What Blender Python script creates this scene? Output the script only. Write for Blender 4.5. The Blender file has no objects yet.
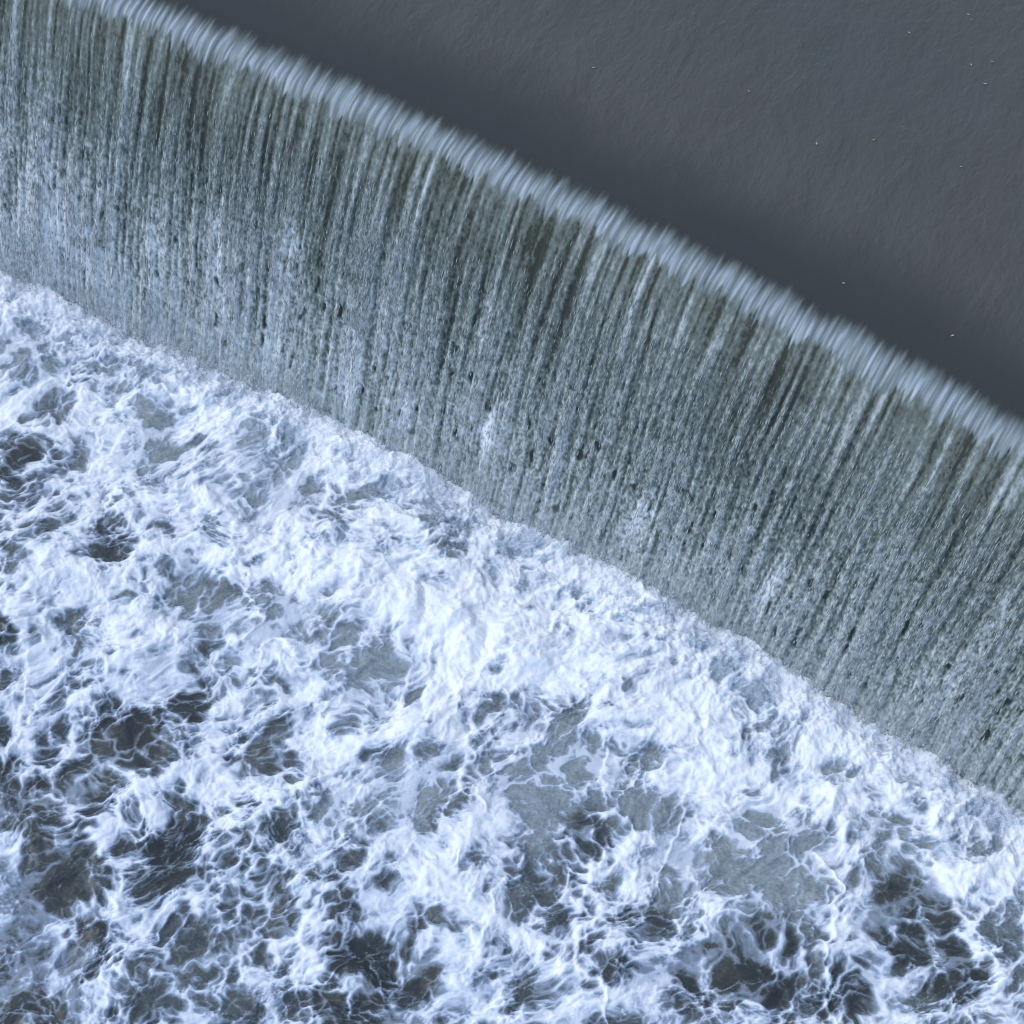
import bpy, math, random
import numpy as np
from numpy.polynomial import polynomial as P
R = math.radians
rng = np.random.default_rng(7)
random.seed(7)
scene = bpy.context.scene
col = scene.collection

# ------------------------------------------------------------------ survey
# The bridge camera stands H metres above the plunge pool; FOCAL is in pixels of a 1024 frame.
H, FOCAL, NADIR, DROP = 20.0, 2200.0, (250.0, 2000.0), 4.0
n_ = np.array([NADIR[0] - 512, NADIR[1] - 512, FOCAL]); n_ /= np.linalg.norm(n_)
h_ = np.array([0, 0, 1.0]); h_ = h_ - (h_ @ n_) * n_; h_ /= np.linalg.norm(h_)
X_, Y_, Z_ = np.cross(h_, -n_), h_, -n_


def ground(px, py, z=0.0):
    """photo pixel -> point on the level plane z (camera foot at the origin, Y ahead)"""
    px, py = np.asarray(px, float), np.asarray(py, float)
    d = np.stack([px - 512, py - 512, np.full(px.shape, FOCAL)], -1)
    w = np.stack([d @ X_, d @ Y_, d @ Z_], -1)
    return w[..., :2] * ((H - z) / -w[..., 2])[..., None]


crest_px = np.array([(110, 0), (140, 8), (210, 40), (300, 78), (400, 125), (512, 178), (600, 215), (680, 258), (760, 300), (850, 348), (930, 395), (1024, 440)], float)
C = ground(crest_px[:, 0], crest_px[:, 1], DROP)
dd = C[-1] - C[0]; dd /= np.linalg.norm(dd)          # chord of the weir = world X
uu = np.array([-dd[1], dd[0]])                        # upstream = world Y
ORIG = C.mean(0)


def world(px, py, z=0.0):
    g = ground(px, py, z) - ORIG
    return np.stack([g @ dd, g @ uu], -1)


Cw = world(crest_px[:, 0], crest_px[:, 1], DROP)
ARC = P.polyfit(Cw[:, 0], Cw[:, 1], 2)
FALL = 0.94                                           # how far the water is thrown before it lands


def arc(s):
    """crest point and its downstream unit normal at chord position s"""
    y = P.polyval(s, ARC); m = P.polyval(s, P.polyder(ARC))
    k = 1 / np.sqrt(1 + m * m)
    return y, m * k, -k                                # y, nx, ny


# ------------------------------------------------------------------ noise
M = 1023
perm = rng.permutation(M + 1)
ang = rng.random(M + 1) * 2 * np.pi
GX, GY = np.cos(ang).astype(np.float32), np.sin(ang).astype(np.float32)
RX, RY, RZ = (rng.random(M + 1).astype(np.float32) for _ in range(3))


def hsh(i, j, seed):
    return perm[(perm[(i + seed * 131) & M] + j) & M]


def pn(x, y, seed=0):
    xf, yf = np.floor(x), np.floor(y)
    i, j = xf.astype(np.int32), yf.astype(np.int32)
    x = (x - xf).astype(np.float32); y = (y - yf).astype(np.float32)
    u = x * x * x * (x * (x * 6 - 15) + 10); v = y * y * y * (y * (y * 6 - 15) + 10)

    def g(a, b):
        k = hsh(i + a, j + b, seed)
        return GX[k] * (x - a) + GY[k] * (y - b)
    a = g(0, 0); a += u * (g(1, 0) - a)
    b = g(0, 1); b += u * (g(1, 1) - b)
    return 1.5 * (a + v * (b - a))


def fbm(x, y, seed=0, o=4, gain=.5, lac=2.03):
    t, a, n = 0, 1, 0
    for k in range(o):
        t = t + a * pn(x, y, seed + k * 7); n += a
        a *= gain; x = x * lac + 3.1; y = y * lac + 1.7
    return t / n


def voro(x, y, seed=0):
    """distance to nearest and second nearest cell point, and the cell's own random number"""
    xf, yf = np.floor(x), np.floor(y)
    i, j = xf.astype(np.int32), yf.astype(np.int32)
    x = (x - xf).astype(np.float32); y = (y - yf).astype(np.float32)
    f1 = np.full(x.shape, 9, np.float32); f2 = f1.copy(); idv = np.zeros_like(f1)
    for a in (-1, 0, 1):
        for b in (-1, 0, 1):
            k = hsh(i + a, j + b, seed)
            d = (a + .08 + .84 * RX[k] - x) ** 2 + (b + .08 + .84 * RY[k] - y) ** 2
            near = d < f1
            f2 = np.where(near, f1, np.minimum(f2, d))
            idv = np.where(near, RZ[k], idv)
            f1 = np.where(near, d, f1)
    return np.sqrt(f1), np.sqrt(f2), idv


def ss(a, b, x):
    t = np.clip((x - a) / (b - a), 0, 1)
    return t * t * (3 - 2 * t)


# ------------------------------------------------------------------ meshes
def graded(lo, hi, step, far_lo, far_hi, grow=1.13):
    """fine even spacing between lo and hi, ever coarser out to far_lo and far_hi"""
    mid = list(np.arange(lo, hi, step)); a, b = [], []
    q, d = lo, step
    while q > far_lo:
        d *= grow; q -= d; a.append(q)
    q, d = mid[-1], step
    while q < far_hi:
        d *= grow; q += d; b.append(q)
    return np.array(a[::-1] + mid + b)


def grid_faces(nr, nc):
    k = np.arange(nr * nc).reshape(nr, nc)
    return np.stack([k[:-1, :-1], k[:-1, 1:], k[1:, 1:], k[1:, :-1]], -1).reshape(-1, 4)


def mesh_obj(name, co, faces, mat, attrs=None, parent=None, smooth=True, normals=None):
    used = np.zeros(len(co), bool); used[faces.ravel()] = True
    idx = np.cumsum(used) - 1
    co = co[used]; faces = idx[faces]
    me = bpy.data.meshes.new(name)
    k = faces.shape[1]
    me.vertices.add(len(co)); me.vertices.foreach_set('co', co.astype(np.float32).ravel())
    me.loops.add(faces.size); me.loops.foreach_set('vertex_index', faces.astype(np.int32).ravel())
    me.polygons.add(len(faces))
    me.polygons.foreach_set('loop_start', np.arange(0, faces.size, k, dtype=np.int32))
    me.polygons.foreach_set('use_smooth', np.full(len(faces), smooth))
    me.update(calc_edges=True)
    for key, val in (attrs or {}).items():
        at = me.attributes.new(key, 'FLOAT', 'POINT')
        at.data.foreach_set('value', val[used].astype(np.float32))
    if normals is not None:                            # neighbours cut from one grid share their normals
        me.normals_split_custom_set_from_vertices(normals[used].tolist())
    me.materials.append(mat)
    o = bpy.data.objects.new(name, me); col.objects.link(o)
    if parent: o.parent = parent
    return o


# ------------------------------------------------------------------ materials
class Mat:
    def __init__(self, name):
        self.m = bpy.data.materials.new(name); self.m.use_nodes = True
        self.t = self.m.node_tree; self.b = self.t.nodes['Principled BSDF']

    def n(self, kind, **kw):
        o = self.t.nodes.new(kind)
        for k, v in kw.items(): setattr(o, k, v)
        return o

    def l(self, a, b): self.t.links.new(a, b)

    def attr(self, name): return self.n('ShaderNodeAttribute', attribute_name=name).outputs['Fac']

    def noise(self, scale, detail=3, rough=.55, stretch=(1, 1, 1), dist=0):
        tc = self.n('ShaderNodeTexCoord'); mp = self.n('ShaderNodeMapping'); mp.inputs['Scale'].default_value = stretch
        nz = self.n('ShaderNodeTexNoise'); nz.inputs['Scale'].default_value = scale
        nz.inputs['Detail'].default_value = detail; nz.inputs['Roughness'].default_value = rough; nz.inputs['Distortion'].default_value = dist
        self.l(tc.outputs['Object'], mp.inputs[0]); self.l(mp.outputs[0], nz.inputs['Vector'])
        return nz.outputs['Fac']

    def mr(self, x, a, b, c, d):
        r = self.n('ShaderNodeMapRange'); self.l(x, r.inputs[0])
        for k, v in zip((1, 2, 3, 4), (a, b, c, d)): r.inputs[k].default_value = v
        return r.outputs[0]

    def math(self, op, a, b):
        o = self.n('ShaderNodeMath', operation=op)
        for k, v in enumerate((a, b)):
            if isinstance(v, (int, float)): o.inputs[k].default_value = v
            else: self.l(v, o.inputs[k])
        return o.outputs[0]

    def mix(self, f, a, b):
        o = self.n('ShaderNodeMix', data_type='RGBA')
        for k, v in zip((0, 6, 7), (f, a, b)):
            if isinstance(v, (int, float)): o.inputs[k].default_value = v
            elif isinstance(v, tuple): o.inputs[k].default_value = (*v, 1)
            else: self.l(v, o.inputs[k])
        return o.outputs[2]

    def bump(self, h, strength, dist):
        o = self.n('ShaderNodeBump'); o.inputs['Strength'].default_value = strength; o.inputs['Distance'].default_value = dist
        self.l(h, o.inputs['Height']); self.l(o.outputs[0], self.b.inputs['Normal'])


# foam and broken water of the plunge pool
mp = Mat('plunge_pool_foam')
foam, aer = mp.attr('foam'), mp.attr('aeration')
fine = mp.noise(34, 4, .65)
fo = mp.math('ADD', foam, mp.math('MULTIPLY', mp.math('SUBTRACT', fine, .5), .22))
gr = mp.noise(30, 5, .72)
wat = mp.mix(mp.math('MULTIPLY', aer, mp.mr(gr, .3, .7, .4, 1.5)), (.040, .047, .047), (.275, .318, .302))
c = mp.mix(mp.mr(fo, .03, .53, 0, 1), wat, (.335, .42, .53))
c = mp.mix(mp.mr(fo, .42, .88, 0, 1), c, (.83, .87, .91))
mp.l(c, mp.b.inputs['Base Color'])
mp.l(mp.mr(foam, .05, .6, .34, .85), mp.b.inputs['Roughness'])
mp.b.inputs['IOR'].default_value = 1.33; mp.b.inputs['Specular IOR Level'].default_value = .28
mp.bump(mp.math('ADD', mp.noise(16, 5, .62), mp.math('MULTIPLY', fine, .5)), 0.3, .008)

# falling water
mc = Mat('falling_water')
drk = mc.attr('dark_reflection'); a_ = mc.attr('aeration'); al = mc.attr('algae'); 
c = mc.mix(drk, mc.mix(al, (.042, .056, .052), (.046, .052, .040)), (.044, .047, .044))  # last colour carries the painted dark reflection on towards the brink
c = mc.mix(mc.mr(a_, 0, .55, 0, 1), c, (.212, .25, .23))
c = mc.mix(mc.mr(a_, .5, 1.1, 0, 1), c, mc.mix(mc.attr('lip'), (.64, .70, .73), (.60, .68, .76)))
c = mc.mix(mc.math('MULTIPLY', mc.attr('lip'), mc.mr(a_, 0, .5, 0, .3)), c, (.20, .26, .33))
c = mc.mix(mc.mr(a_, 1.05, 1.9, 0, 1), c, (.86, .89, .92))
mc.l(c, mc.b.inputs['Base Color'])
mc.b.inputs['IOR'].default_value = 1.33
mc.l(mc.mr(drk, 0, 1, .55, .20), mc.b.inputs['Roughness']); mc.b.inputs['Specular IOR Level'].default_value = .4

# slow dark river
mr_ = Mat('dark_river_water')
k1 = mr_.noise(.35, 3, .5); k2 = mr_.noise(1.3, 4, .6, (1, .5, 1), .6)
near = mr_.attr('dark_reflection')
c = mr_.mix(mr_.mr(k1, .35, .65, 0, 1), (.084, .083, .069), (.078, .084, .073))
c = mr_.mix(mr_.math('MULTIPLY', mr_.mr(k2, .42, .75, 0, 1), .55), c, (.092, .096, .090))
c = mr_.mix(near, c, (.044, .047, .044))  # darker reflection in the water dipping to the crest, painted into its colour
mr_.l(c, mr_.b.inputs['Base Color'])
mr_.b.inputs['Roughness'].default_value = .20; mr_.b.inputs['IOR'].default_value = 1.33
mr_.bump(mr_.math('MULTIPLY', mr_.mr(near, .2, 1, 1, 0), mr_.math('ADD', mr_.noise(2.2, 4, .55, (1, .6, 1), .4), mr_.math('MULTIPLY', mr_.noise(11, 4, .6, (1, .5, 1), .5), .35))), .8, .06)

mw = Mat('wet_stone')
f = mw.noise(3, 5, .6)
mw.l(mw.mix(f, (.05, .05, .04), (.14, .14, .11)), mw.b.inputs['Base Color']); mw.b.inputs['Roughness'].default_value = .5

# ------------------------------------------------------------------ plunge pool
STEP = .0125
#POOL
p0, p1 = world(np.array([520., 160.]), np.array([600., 800.]))
fd = p1 - p0; fd /= np.linalg.norm(fd)                 # the current runs obliquely away from the foot
# where the pool is thick with foam, thin over aerated water, or open: photo px, radius px, foam, aeration
PATCH = [(560, 640, 95, 1.05, .5), (450, 590, 85, 1.0, .5), (650, 690, 75, 1.0, .5), (420, 690, 40, 1.0, .5), (760, 700, 60, .85, .6),
         (330, 590, 70, .9, .6), (430, 530, 60, .9, .6), (100, 600, 60, .88, .5), (230, 530, 60, .85, .5), (60, 320, 60, .85, .7),
         (170, 370, 60, .82, .7), (350, 430, 50, .85, .6), (850, 725, 60, .82, .6), (960, 800, 60, .85, .5), (640, 840, 35, .75, .5),
         (970, 960, 35, .95, .4), (530, 960, 45, .85, .3), (230, 740, 55, .85, .3), (150, 790, 35, .85, .3), (320, 770, 40, .8, .4),
         (830, 825, 28, 1.0, .5), (40, 590, 50, .8, .4), (60, 420, 40, .7, .5), (480, 880, 50, .6, .4), (280, 940, 40, .65, .2), (90, 980, 30, .5, .2),
         (545, 775, 64, .10, 1), (360, 665, 50, .20, 1), (280, 465, 56, .22, 1), (130, 430, 42, .28, 1), (30, 350, 36, .25, .9), (770, 855, 60, .15, 1),
         (680, 880, 45, .2, .8), (410, 790, 36, .25, 1), (500, 700, 45, .8, .6), (470, 840, 45, .72, .4), (600, 860, 40, .68, .4), (700, 800, 30, .72, .5), (268, 608, 26, .2, 1), (228, 612, 22, .2, .8), (655, 790, 40, .25, .9), (510, 555, 30, .35, 1),
         (825, 745, 34, .35, 1), (890, 840, 34, .2, .7), (340, 800, 26, .2, .9), (740, 660, 30, .5, 1), (190, 590, 25, .35, .7),
         (48, 830, 62, .05, .1), (15, 905, 45, .06, .1), (200, 960, 55, .08, .3), (375, 985, 52, .06, .05), (915, 920, 45, .1, .05), (950, 965, 34, .05, .05),
         (180, 665, 26, .2, .2), (130, 725, 32, .12, .05), (8, 450, 34, .2, .1), (110, 540, 24, .25, .2), (590, 830, 26, .05, .2), (760, 960, 44, .08, .05),
         (272, 742, 26, .1, .3), (625, 930, 38, .12, .1), (168, 850, 28, .1, .05), (30, 985, 34, .1, .1), (700, 965, 34, .15, .05), (10, 620, 24, .1, .1),
         (190, 690, 24, .15, .1), (20, 750, 34, .25, .1), (80, 900, 40, .2, .1), (850, 985, 30, .2, .1), (110, 860, 26, .25, .2), (520, 1000, 40, .4, .2)]
# crests of the breaking waves that stream away from the fall: photo px, width m, strength
CREST = [([(560, 600), (470, 640), (400, 600), (330, 680), (250, 725), (175, 775), (120, 800), (100, 860)], .07, .8),
         ([(560, 660), (460, 680), (400, 715), (330, 765), (260, 810), (200, 850)], .07, .7), ([(478, 715), (465, 770), (480, 815), (450, 860)], .035, .8),
         ([(0, 605), (60, 572), (120, 560), (200, 530)], .05, .7), ([(55, 750), (85, 700), (105, 645), (170, 620)], .05, .6),
         ([(600, 740), (612, 800), (640, 835), (590, 880), (582, 950), (610, 1010)], .04, .8), ([(815, 840), (838, 900), (822, 960), (840, 1020)], .035, .8),
         ([(290, 550), (200, 590), (130, 640), (80, 690)], .06, .5), ([(195, 918), (232, 918), (248, 945), (245, 975)], .03, .9),
         ([(400, 625), (412, 675), (392, 712)], .06, .7), ([(340, 470), (310, 520), (220, 560)], .05, .5), ([(700, 770), (680, 830), (620, 905)], .035, .6),
         ([(905, 830), (935, 860), (955, 920), (990, 965)], .05, .8), ([(410, 860), (480, 910), (560, 965)], .06, .5), ([(130, 420), (90, 480), (20, 520)], .05, .5),
         ([(700, 905), (650, 935), (600, 930), (575, 900)], .03, .7), ([(660, 760), (720, 770), (800, 800), (850, 790), (905, 800)], .07, .8),
         ([(330, 880), (300, 930), (320, 1010)], .05, .6), ([(100, 900), (120, 960), (100, 1020)], .06, .7), ([(30, 640), (10, 700), (30, 760)], .05, .5)]


def pool(wx, wy, v2):
    """foam cover, aeration and height of the boiling pool; v2 = metres out from the landing line"""
    ux, uy = wx * fd[0] + wy * fd[1], -wx * fd[1] + wy * fd[0]
    w1x, w1y = fbm(ux * .7, uy * .7, 1, 3), fbm(ux * .7 + 9, uy * .7, 2, 3)
    w2x, w2y = fbm(ux * 2.4, uy * 2.4, 3, 3), fbm(ux * 2.4 + 5, uy * 2.4, 4, 3)
    w3x, w3y = pn(ux * 8, uy * 8, 5), pn(ux * 8 + 7, uy * 8, 6)
    hx = (ux + .36 * w1x + .085 * w2x + .010 * w3x) / 1.2
    hy = uy + .36 * w1y + .085 * w2y + .010 * w3y
    D = np.clip(.73 - .058 * np.maximum(v2 - 1.0, 0), .38, 1) + .16 * fbm(hx * .9, hy * .9, 11, 3)
    A = np.clip(.70 - .10 * np.maximum(v2, 0), .20, 1)
    ex, ey = wx + .15 * w2x + .04 * w3x, wy + .15 * w2y + .04 * w3y
    for px, py, r, dn, ae in PATCH:
        c0 = world(px, py); rm = r * .0122
        g = np.exp(-(((ex - c0[0]) ** 2 + ((ey - c0[1]) / 1.1) ** 2) / rm ** 2) ** 3)
        D = D + g * (dn - D); A = A + g * (ae - A)
    cr = np.zeros_like(D)
    ex, ey = wx + .24 * w2x + .04 * w3x + .2 * w1x, wy + .24 * w2y + .04 * w3y + .2 * w1y
    for pts, wd, st in CREST:
        q = world(*np.array(pts, float).T)
        d = np.full(D.shape, 9.)
        for a, b in zip(q[:-1], q[1:]):
            ab = b - a; tt = np.clip(((ex - a[0]) * ab[0] + (ey - a[1]) * ab[1]) / (ab @ ab), 0, 1)
            d = np.minimum(d, np.hypot(ex - a[0] - tt * ab[0], ey - a[1] - tt * ab[1]))
        wv = wd * (.6 + .8 * ss(-.5, .5, w2x))
        cr = np.maximum(cr, st * (np.exp(-(d / wv) ** 2) + .22 * np.exp(-d / (3 * wv))))
    foot = np.exp(-np.maximum(v2, 0) / .55)            # boiling rim where the sheet lands
    D = D + ss(.08, .7, foot) * (1.0 - D) * .9
    A = np.clip(A + .4 * foot, 0, 1)
    wisps = fbm(hx * 2.0, hy * 2.4, 61, 5, .58)
    wisp2 = fbm(hx * 6.0, hy * 7.0, 67, 4, .6)
    mott = fbm(hx * 15, hy * 15, 71, 4, .62)
    web = np.zeros_like(D); big = 0
    for k, (lam, am, sd) in enumerate(((1.0, .60, 21), (.52, .85, 22), (.27, .75, 23), (.14, .50, 24), (.07, .28, 25))):
        f1, f2, idv = voro(hx / lam + .04 * w3x * (k + 1), hy / lam + .04 * w3y * (k + 1), sd)
        m = ss(-.5, .5, pn(hx / lam * .55, hy / lam * .55, 30 + k))
        w = .04 + .26 * m * m
        ln = np.exp(-(f2 - f1) / w) * (.45 + .75 * m)
        web = 1 - (1 - web) * (1 - np.clip(am * ln, 0, 1))
        if k == 1: big = f1
    r1 = 1 - np.abs(fbm(hx * 1.0, hy * 1.7, 41, 5, .55)) * 3.0
    r2 = 1 - np.abs(fbm(hx * 3.2, hy * 4.0, 47, 4, .55)) * 2.8
    fil = np.maximum(ss(.80, 1, r1) * ss(-.3, .3, fbm(hx * .9, hy * .9, 48, 2)), .7 * ss(.80, 1, r2) * ss(-.2, .3, fbm(hx * 1.4, hy * 1.4, 49, 2)))
    strm = fbm(hx * .9 + .3 * w2x, hy * 3.6, 63, 4, .55)
    t = D + .55 * strm * ss(.2, .6, D) + .60 * cr * ss(.0, .3, D) + 1.15 * (web - .38) + .32 * wisps + .17 * wisp2 + .19 * mott + .30 * (ss(.3, 1, r1) - .35) + .35 * fil - .13
    # small round windows and dimples in the thick foam
    pit = np.zeros_like(D)
    for k, (lam, sd) in enumerate(((.36, 51), (.20, 52), (.11, 53))):
        f1, f2, idv = voro(hx / lam + .25 * w3x, hy / lam + .25 * w3y, sd)
        rad = .60 * np.clip((idv - .62 + .35 * wisps) * 2.5, 0, 1) ** .6
        pit = np.maximum(pit, np.clip((rad - f1) / .18, 0, 1) * (.85 - .15 * k) * ss(.0, .12, f2 - f1))
    t = t - pit * (.55 - .35 * foot) * ss(.3, .7, D) + .30 * pit * np.clip(web - .35, 0, 1)
    t = t + .35 * ss(.75, 1, foot) + .5 * ss(.82, 1.0, D - .5 * foot)
    lines = ss(.36, .80, web + .25 * mott)
    cov = .62 * ss(.0, .85, t) + .38 * ss(.55, 1.65, t)
    cov = cov * (.97 + .26 * mott + .10 * wisp2) + .16 * fil * (1 - .5 * cov) + .10 * cr
    cov = np.maximum(cov, (.40 + .22 * mott) * ss(.2, .75, foot) + .15 * A)
    cov = np.maximum(cov, lines * (.24 + .40 * A))
    A = np.clip(A * (.80 + .55 * mott + .45 * wisp2) + .35 * (web - .3), 0, 1.2)
    cov = np.clip(cov, 0, 1)
    billow = np.abs(fbm(hx * 1.05, hy * 1.05, 81, 4, .5))
    bill2 = np.abs(fbm(wx * 4.2 + .3 * w2x, wy * 4.2 + .3 * w2y, 87, 4, .55))
    z = .16 * fbm(ux * .4, uy * .5, 91, 2) + .10 * fbm(hx * 1.3, hy * 1.3, 93, 3)
    z += ss(.5, 1.0, D) * (.22 * billow + .035 * bill2) + .028 * cov
    z += .014 * cr + .02 * np.clip(r1, 0, 1) ** 2 + .004 * mott
    z += ss(.1, .6, foot) * .08 * np.abs(fbm(wx * 7, wy * 7, 98, 3, .5))
    z += foot * (.04 + .08 * bill2 + .12 * fbm(wx * 2.6, wy * 2.6, 99, 4, .45)) - .12
    return cov, A, np.where(v2 < 0, z - .25 * ss(0, -.5, v2), z)


#END
S = graded(-6.4, 8.7, STEP, -22, 22)
V = graded(-.12, 8.8, STEP, -.9, 26)
s2, v2 = np.meshgrid(S, V)
ya, nx, ny = arc(s2)
wx = s2 + nx * (FALL + v2)
wy = ya + ny * (FALL + v2)
cov, A, z = pool(wx, wy, v2)
co = np.stack([wx, wy, z], -1).reshape(-1, 3)
F = grid_faces(len(V), len(S))
G = np.stack([wx, wy, z], -1)
gn = np.cross(np.gradient(G, axis=0), np.gradient(G, axis=1)).reshape(-1, 3)
gn *= np.sign(gn[:, 2:3] + 1e-12) / np.linalg.norm(gn, axis=1)[:, None]
if True:  # faces wind so that their fronts look up
    a_, b_, c_ = co[F[0, 0]], co[F[0, 1]], co[F[0, 2]]
    if np.cross(b_ - a_, c_ - a_)[2] < 0: F = F[:, ::-1].copy()
cf = cov.ravel()[F].mean(1)
at = {'foam': cov.ravel(), 'aeration': np.clip(A, 0, 1).ravel()}
isf = cf > .30
pw = mesh_obj('plunge_pool_water', co, F[~isf], mp.m, at, normals=gn); pw['kind'] = 'structure'
fm = mesh_obj('foam', co, F[isf], mp.m, at, normals=gn); fm['kind'] = 'stuff'
fm['label'] = 'churning white foam spread over the pool below the weir'
print('foam share', isf.mean(), 'faces', len(F))

# ------------------------------------------------------------------ river above
S3 = graded(-6.8, 6.6, .05, -40, 40, 1.2)
V3 = graded(.36, 9, .05, .34, 90, 1.2); V3[0] = .34
s3, v3 = np.meshgrid(S3, V3)


def river_z(v):  # drawdown towards the crest
    return DROP + .20 * (1 - np.exp(-np.maximum(v, 0) / 1.1)) * 1.0


ya, nx, ny = arc(s3)
rx, ry = s3 - nx * v3, ya - ny * v3
rz = river_z(v3) + .008 * fbm(rx * .9, ry * .9, 101, 3) * ss(.6, 2.5, v3)
dark_reflection = (1 - ss(.35, 1.55, v3 + .25 * fbm(rx * .8, ry * .8, 103, 3)))  # where the painted dark reflection lies, fading out upstream
rv = mesh_obj('river_water', np.stack([rx, ry, rz], -1).reshape(-1, 3), grid_faces(len(V3), len(S3)), mr_.m, {'dark_reflection': dark_reflection.ravel()})
rv['kind'] = 'structure'

# ------------------------------------------------------------------ leaves adrift on the river
ml = {}
for nm, cc in (('yellow', (.50, .42, .12)), ('pale', (.40, .42, .38)), ('green', (.25, .34, .19))):
    q = Mat(nm + '_leaf'); ml[nm] = q.m
    q.l(q.mix(q.noise(60, 2, .5), cc, tuple(v * .8 for v in cc)), q.b.inputs['Base Color']); q.b.inputs['Roughness'].default_value = .6
LEAF = [(817, 142, 'yellow', 1.2, 'small yellow leaf drifting alone in the middle of the dark river'),
        (874, 139, 'green', 1.1, 'pale green leaf drifting beside the yellow leaf in mid river'),
        (955, 329, 'yellow', 1.3, 'yellow leaf close to the crest, on the dark band of water'),
        (846, 276, 'pale', 1.0, 'tiny pale leaf nearest to the crest of the weir'),
        (985, 84, 'pale', 1.3, 'largest pale leaf of the loose cluster far upstream'),
        (971, 65, 'pale', 1.0, 'pale leaf just upstream of the largest one in the cluster'),
        (992, 62, 'green', 1.0, 'greenish leaf at the outer edge of the far cluster'),
        (968, 15, 'pale', .9, 'pale leaf farthest upstream, first of a close pair'),
        (971, 20, 'green', .8, 'small greenish leaf, second of the close pair far upstream'),
        (909, 33, 'pale', 1.0, 'lone pale leaf upstream between the pair and the yellow leaf'),
        (961, 166, 'green', .9, 'dull green leaf downstream of the far cluster'),
        (594, 65, 'pale', 1.0, 'lone pale leaf at the far left of the river, away from the rest'),
        (749, 90, 'pale', .8, 'faint pale leaf drifting off to the left of the yellow one')]
for px, py, nm, sz, lab in LEAF:
    g = world(px, py, DROP + .2)
    tt = np.linspace(-1, 1, 9); wv = .45 * (1 - tt ** 2) ** .8 * (1 - .25 * tt)
    up = np.concatenate([np.stack([tt, wv, .10 * tt ** 2 + .16 * wv], -1), np.stack([tt, 0 * tt, .10 * tt ** 2], -1), np.stack([tt, -wv, .10 * tt ** 2 + .16 * wv], -1)])
    stem = np.array([(1, .03, .1), (1.5, .03, .16), (1.5, -.03, .16), (1, -.03, .1)])
    pv_ = np.concatenate([up, up - (0, 0, .05), stem]) * .015 * sz
    fa = grid_faces(3, 9); fa = np.concatenate([fa, fa[:, ::-1] + 27, [[54, 55, 56, 57]]])
    lo = mesh_obj('drifting_leaf', pv_, fa, ml[nm])
    v_ = P.polyval(g[0], ARC)
    lo.location = (g[0], g[1], float(river_z(g[1] - v_)) + .012); lo.rotation_euler = (0, 0, random.uniform(0, 6.28))
    lo['label'] = lab; lo['category'] = 'leaf'; lo['group'] = 'leaves drifting on the dark river'

# ------------------------------------------------------------------ waterfall
wf = bpy.data.objects.new('waterfall', None); col.objects.link(wf)
wf['label'] = 'long curtain of water pouring over the curved weir into white foam'
wf['category'] = 'waterfall'
S4 = graded(-6.6, 7.3, .011, -22, 22)
SL = .20 / 1.1
TOP = DROP + .0
q1 = np.linspace(-.34, 0, 23)[:-1]                          # upstream of the brink
hh = np.linspace(0, 1.07, 440)                          # on below the pool surface
q2 = FALL * hh ** .62
Q = np.concatenate([q1, q2])
SPOUT = [(490, 435, .05, .28, 2.2), (350, 378, .10, .36, 1.4), (405, 410, .08, .24, 1.2), (215, 240, .04, .5, 1.3), (290, 245, .12, .4, .5),
         (50, 215, .42, .4, .6), (90, 265, .3, .3, .5), (640, 520, .14, .45, .6), (775, 590, .10, .4, .7), (960, 690, .035, .5, .8),
         (1000, 620, .035, .5, .7), (385, 300, .14, .6, .25), (150, 250, .12, .4, .25), (20, 130, .3, .5, .15), (560, 480, .2, .4, .2)]
BL = (DROP - SL * FALL) / FALL ** 2
qz = np.where(Q < 0, river_z(-Q), DROP - SL * Q - BL * Q * Q)
s4, q4 = np.meshgrid(S4, Q)
z4 = np.repeat(qz[:, None], len(S4), 1)
fall = np.clip((DROP - z4) / DROP, 0, 1)               # 0 at the brink, 1 at the pool
L = np.concatenate([[0], np.cumsum(np.hypot(np.diff(Q), np.diff(qz)))])
l4 = np.repeat(L[:, None], len(S4), 1) - L[len(q1)]    # metres along the sheet from the brink
sw = s4 + .05 * pn(s4 * .9, l4 * .5, 110) + .015 * pn(s4 * 5, l4 * 1.5, 111) * fall
stk = .28 * pn(sw / .33, l4 * .25, 112) + .62 * pn(sw / .11, l4 * .3, 113) + .60 * pn(sw / .052, l4 * .5, 114) + .3 * pn(sw / .03, l4 * 1.2, 115)
spk = .6 * pn(sw / .045, l4 / .13, 116) + .6 * pn(sw / .026, l4 / .06, 117) + .4 * pn(sw / .014, l4 / .03, 118)
mid = fbm(s4 * 1.2, l4 * .55, 119, 3)
patch = fbm(s4 * .45 + 3, l4 * .35, 121, 3)
aer4 = .26 + .42 * ss(0, .85, fall) + stk * (.62 - .12 * fall) + spk * (.24 + .30 * np.minimum(fall * 2, 1)) + .30 * mid + .34 * patch * fall + .10 * pn(s4 / .6, l4 * .3, 145)
rope = ss(.25, .8, pn(sw / .20 + .15 * pn(s4 * 3, l4 * 1.5, 161), l4 * .16, 160)) * ss(.02, .2, fall) * (.6 + .6 * pn(s4 * .8, l4 * .4, 162))
aer4 = aer4 + .30 * np.clip(rope, 0, 1) + .22 * fall * ss(2.5, -4, s4)
# small dark windows torn in the lower sheet
win = pn(sw / .10, l4 / .30, 123) + .4 * pn(sw / .05, l4 / .12, 124)
aer4 -= .65 * ss(.45, .85, win) * ss(.25, .6, fall)
spray = .80 * ss(.78, 1.0, fall + .05 * mid)                 # spray blurs the last half metre
aer4 = aer4 * (1 - .7 * spray) + (.80 + .14 * spk + .10 * stk) * .7 * spray
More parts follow.
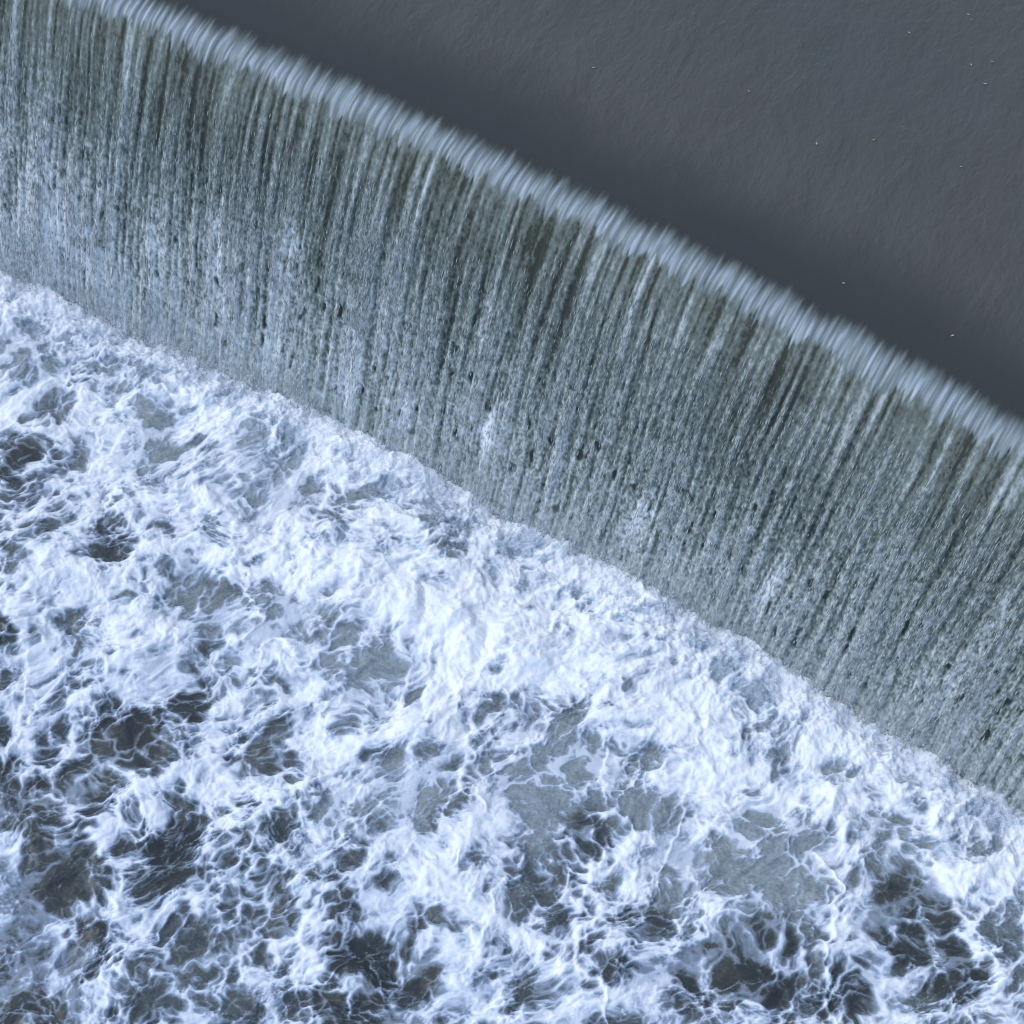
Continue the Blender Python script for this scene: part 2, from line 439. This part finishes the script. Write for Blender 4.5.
# spouts: whiter gouts of water on the sheet, photo px, half width m, length m, strength
for px, py, hw, hl, st in SPOUT:
    tt = np.linspace(0, 1, 300)                        # follow the sight line to the sheet
    qt = FALL * tt ** .62; zt = DROP - SL * qt - BL * qt * qt
    gt = np.array([world(px, py, q) for q in zt])
    kk = np.abs(P.polyval(gt[:, 0], ARC) - qt - gt[:, 1]).argmin(); zz, g0 = zt[kk], gt[kk]
    l0 = np.interp(zz, qz[::-1], L[::-1]) - L[len(q1)]
    g = np.exp(-((sw - g0[0] + .05 * pn(l4 * 3, s4 * 2, 133)) / hw) ** 2 - ((l4 - l0) / hl) ** 2)
    aer4 = aer4 + st * g * (.8 + .5 * spk + .3 * stk)
fringe = .05 * pn(s4 / .07, l4 * 2, 125) + .05 * pn(s4 / .028, l4 * 3, 126) + .04 * pn(s4 / .4, 0 * s4, 127)
LIPLO, LIPHI = .16, -.15
lip = ss(LIPHI - .13, LIPHI + .14, l4 + fringe * 1.05) * (1 - ss(LIPLO - .05, LIPLO + .05, l4 + fringe * 2.0))
lipa = .57 + .55 * (.6 * pn(sw / .05, l4 * 1.2, 128) + .6 * pn(sw / .024, l4 * 2.5, 129)) + .12 * pn(sw / .25, l4, 130)
aer4 = aer4 * ss(LIPLO - .1, LIPLO + .05, l4 + 2 * fringe) * (1 - lip) + lipa * lip
disp = .022 * stk * ss(0, .25, fall) + .009 * spk * ss(.1, .6, fall) + .05 * mid * fall + .006 * stk
disp = disp - .02 * ss(.45, .85, win) * ss(.25, .6, fall) + .012 * lip * pn(sw / .05, l4 * .8, 128)
disp = disp * ss(-.34, -.18, l4)
ya, nx, ny = arc(s4)
# outward normal of the sheet in the (downstream, up) plane
tq = np.gradient(Q); tz = np.gradient(qz); tl = np.hypot(tq, tz)
on, uz = (-tz / tl)[:, None], (tq / tl)[:, None]
X4 = s4 + nx * (q4 + disp * on); Y4 = ya + ny * (q4 + disp * on); Z4 = z4 + disp * uz
algae = (1 - ss(.03, .42, fall + .1 * mid)) * ss(LIPLO - .06, LIPLO + .04, l4 + 2 * fringe)
F4 = grid_faces(len(Q), len(S4))
co4 = np.stack([X4, Y4, Z4], -1).reshape(-1, 3)
at4 = {'aeration': aer4.ravel(), 'algae': algae.ravel(), 'lip': lip.ravel(), 'dark_reflection': (1 - ss(-.24, 0, l4)).ravel()}
row = (F4[:, 0] // len(S4)) < len(q1) + 20
lf = (l4.ravel()[F4].mean(1) + 2.0 * fringe.ravel()[F4].mean(1)) < LIPLO
mesh_obj('overflow_lip', co4, F4[lf], mc.m, at4, wf)
mesh_obj('water_curtain', co4, F4[~lf], mc.m, at4, wf)

# loose drops flying just clear of the sheet
rd = np.random.default_rng(11)
nr, nc = len(Q), len(S4)
wt = np.clip(.15 + stk + .5 * patch + .4 * mid, .03, 3) * ss(.04, .35, fall) * ((s4 > -6.6) & (s4 < 7.3)) * np.gradient(L)[:, None]
cum = np.cumsum(wt.ravel()); pick = np.searchsorted(cum, rd.random(34000) * cum[-1])
base = co4[pick]
nxy = np.stack([nx.ravel()[pick], ny.ravel()[pick]], -1)
fl = fall.ravel()[pick]
out = (.01 + .05 * rd.random(len(pick)) ** 2) * (.4 + fl)
rowi = pick // nc
o1, u1 = on[rowi, 0], uz[rowi, 0]
cen = base + np.stack([nxy[:, 0] * out * o1, nxy[:, 1] * out * o1, out * u1], -1) + np.stack([rd.normal(0, .006, len(pick)), 0 * fl, rd.normal(0, .01, len(pick))], -1)
tang = np.stack([nxy[:, 0] * (tq / tl)[rowi], nxy[:, 1] * (tq / tl)[rowi], (tz / tl)[rowi]], -1)
side = np.cross(tang, np.stack([nxy[:, 0] * o1, nxy[:, 1] * o1, u1], -1))
nrm = np.cross(side, tang)
wd = rd.uniform(.0025, .0055, len(pick))[:, None] * (1 + .3 * fl[:, None]); ln = wd * rd.uniform(4, 16, len(pick))[:, None] * (1.3 - .6 * fl[:, None])
pts = np.stack([cen - tang * ln, cen + side * wd, cen + nrm * wd, cen - side * wd, cen - nrm * wd, cen + tang * ln * .7], 1).reshape(-1, 3)
tri = np.array([(0, 2, 1), (0, 3, 2), (0, 4, 3), (0, 1, 4), (5, 1, 2), (5, 2, 3), (5, 3, 4), (5, 4, 1)])
ft = (tri[None] + 6 * np.arange(len(pick))[:, None, None]).reshape(-1, 3)
da = np.repeat(rd.uniform(.55, 1.15, len(pick)) * (.75 + .25 * fl), 6)
dr = mesh_obj('falling_droplets', pts, ft, mc.m, {'aeration': da, 'algae': 0 * da, 'dark_reflection': 0 * da, 'lip': 0 * da}, wf)
dr['kind'] = 'stuff'

# splash thrown up where the sheet hits the pool
n = 24000
ps = rd.uniform(-6.6, 8.4, n); burst = .35 + .9 * ss(-.3, .6, pn(ps * 1.3, ps * 0, 150)) + .6 * ss(0, .6, pn(ps * 5, ps * 0, 151))
pvv = rd.gamma(1.8, .14, n) - .02
ya, nx, ny = arc(ps)
ph = rd.exponential(.045, n) * burst * np.exp(-np.maximum(pvv - .25, 0) / .25)
cen = np.stack([ps + nx * (FALL + pvv), ya + ny * (FALL + pvv), .03 + ph + .05 * burst], -1)
rr = rd.uniform(.002, .006, n)[:, None]
ax3 = rd.normal(size=(n, 3)); ax3 /= np.linalg.norm(ax3, axis=1)[:, None]
b3 = np.cross(ax3, [0, 0, 1.0]); b3 /= np.linalg.norm(b3, axis=1)[:, None]; c3 = np.cross(ax3, b3)
pts = np.stack([cen - ax3 * rr * 1.5, cen + b3 * rr, cen + c3 * rr, cen - b3 * rr, cen - c3 * rr, cen + ax3 * rr * 1.5], 1).reshape(-1, 3)
ft = (tri[None] + 6 * np.arange(n)[:, None, None]).reshape(-1, 3)
sp_ = mesh_obj('splash_droplets', pts, ft, mp.m, {'foam': np.repeat(rd.uniform(.6, 1, n), 6), 'aeration': np.ones(6 * n)}, wf)
sp_['kind'] = 'stuff'

# ------------------------------------------------------------------ mist where the sheet lands
sm = np.linspace(-9, 10, 240)
ya, nx, ny = arc(sm)
th = np.linspace(0, 2 * np.pi, 15)[:-1]
rm = .38 + .12 * pn(sm * .8, sm * 0, 140) + .10 * pn(sm * 2.3, sm * 0, 141)
ring = np.stack([np.stack([sm + nx * (FALL - .10 + .75 * rm * np.cos(t)), ya + ny * (FALL - .10 + .75 * rm * np.cos(t)), .02 + 1.5 * rm * np.sin(t)], -1) for t in np.append(th, th[0])])
km = np.arange(len(th) * len(sm)).reshape(len(th), len(sm)); km = np.concatenate([km, km[:1]])
fmist = np.stack([km[:-1, :-1], km[:-1, 1:], km[1:, 1:], km[1:, :-1]], -1).reshape(-1, 4)
mm = Mat('spray_mist'); mm.t.nodes.remove(mm.b)
pv = mm.n('ShaderNodeVolumePrincipled'); pv.inputs['Color'].default_value = (.95, .97, 1, 1); pv.inputs['Density'].default_value = .16
mm.l(pv.outputs[0], mm.t.nodes['Material Output'].inputs['Volume'])
mi = mesh_obj('mist', ring[:-1].reshape(-1, 3), fmist, mm.m)
mi['kind'] = 'stuff'; mi['label'] = 'thin white mist hanging along the foot of the waterfall'

# ------------------------------------------------------------------ weir wall behind the sheet
s5 = np.linspace(-22, 22, 160)
prof = np.array([(-.55, DROP - .30), (-.25, DROP - .14), (-.02, DROP - .16), (.06, DROP - .45), (.10, -1.5), (-1.6, -1.5), (-1.6, DROP - .9)])
ya, nx, ny = arc(s5)
co5 = np.stack([np.stack([s5 + nx * q, ya + ny * q, np.full_like(s5, z_)], -1) for q, z_ in prof])
co5 = np.concatenate([co5, co5[:1]])
ww = mesh_obj('weir_wall', co5.reshape(-1, 3), grid_faces(len(co5), len(s5)), mw.m, smooth=False)
ww['label'] = 'curved stone weir wall that the long curtain of water pours over'; ww['category'] = 'weir'

# ------------------------------------------------------------------ light
SUN_EL, SUN_AZ = R(52), R(250)
w = bpy.data.worlds.new('World'); scene.world = w; w.use_nodes = True
nt = w.node_tree; bg = nt.nodes['Background']
sky = nt.nodes.new('ShaderNodeTexSky'); sky.sky_type = 'NISHITA'; sky.sun_disc = False
sky.sun_elevation = SUN_EL; sky.sun_rotation = SUN_AZ
sky.air_density = 1.0; sky.dust_density = 1.0; sky.ozone_density = 1.0
nt.links.new(sky.outputs[0], bg.inputs[0]); bg.inputs[1].default_value = .15
sd = bpy.data.lights.new('sun', 'SUN'); sd.energy = 1.0; sd.angle = R(24); sd.color = (1, .98, .955)
so = bpy.data.objects.new('sun', sd); col.objects.link(so)
from mathutils import Vector, Matrix
dirn = Vector((math.sin(SUN_AZ) * math.cos(SUN_EL), math.cos(SUN_AZ) * math.cos(SUN_EL), math.sin(SUN_EL)))
so.rotation_euler = dirn.to_track_quat('Z', 'Y').to_euler(); so.location = (0, 0, 30)

# ------------------------------------------------------------------ camera
cd = bpy.data.cameras.new('camera'); cam = bpy.data.objects.new('camera', cd); col.objects.link(cam)
cd.sensor_width = 36; cd.lens = 36 * FOCAL / 1024; cd.clip_end = 500; cd.clip_start = .1


def towld(v):  # camera axis (x right, y down, z ahead) -> world
    g = np.array([v @ X_, v @ Y_, v @ Z_])
    return Vector((g[:2] @ dd, g[:2] @ uu, g[2]))


cx, cy, cz = towld(np.array([1., 0, 0])), towld(np.array([0, -1., 0])), towld(np.array([0, 0, -1.]))
m = Matrix((cx, cy, cz)).transposed().to_4x4()
o0 = -ORIG
m.translation = Vector((o0 @ dd, o0 @ uu, H))
cam.matrix_world = m
scene.camera = cam
scene.cycles.volume_bounces = 2
scene.cycles.filter_width = 1.2

vs = scene.view_settings
vs.view_transform = 'Standard'; vs.look = 'None'; vs.exposure = .55; vs.gamma = 1
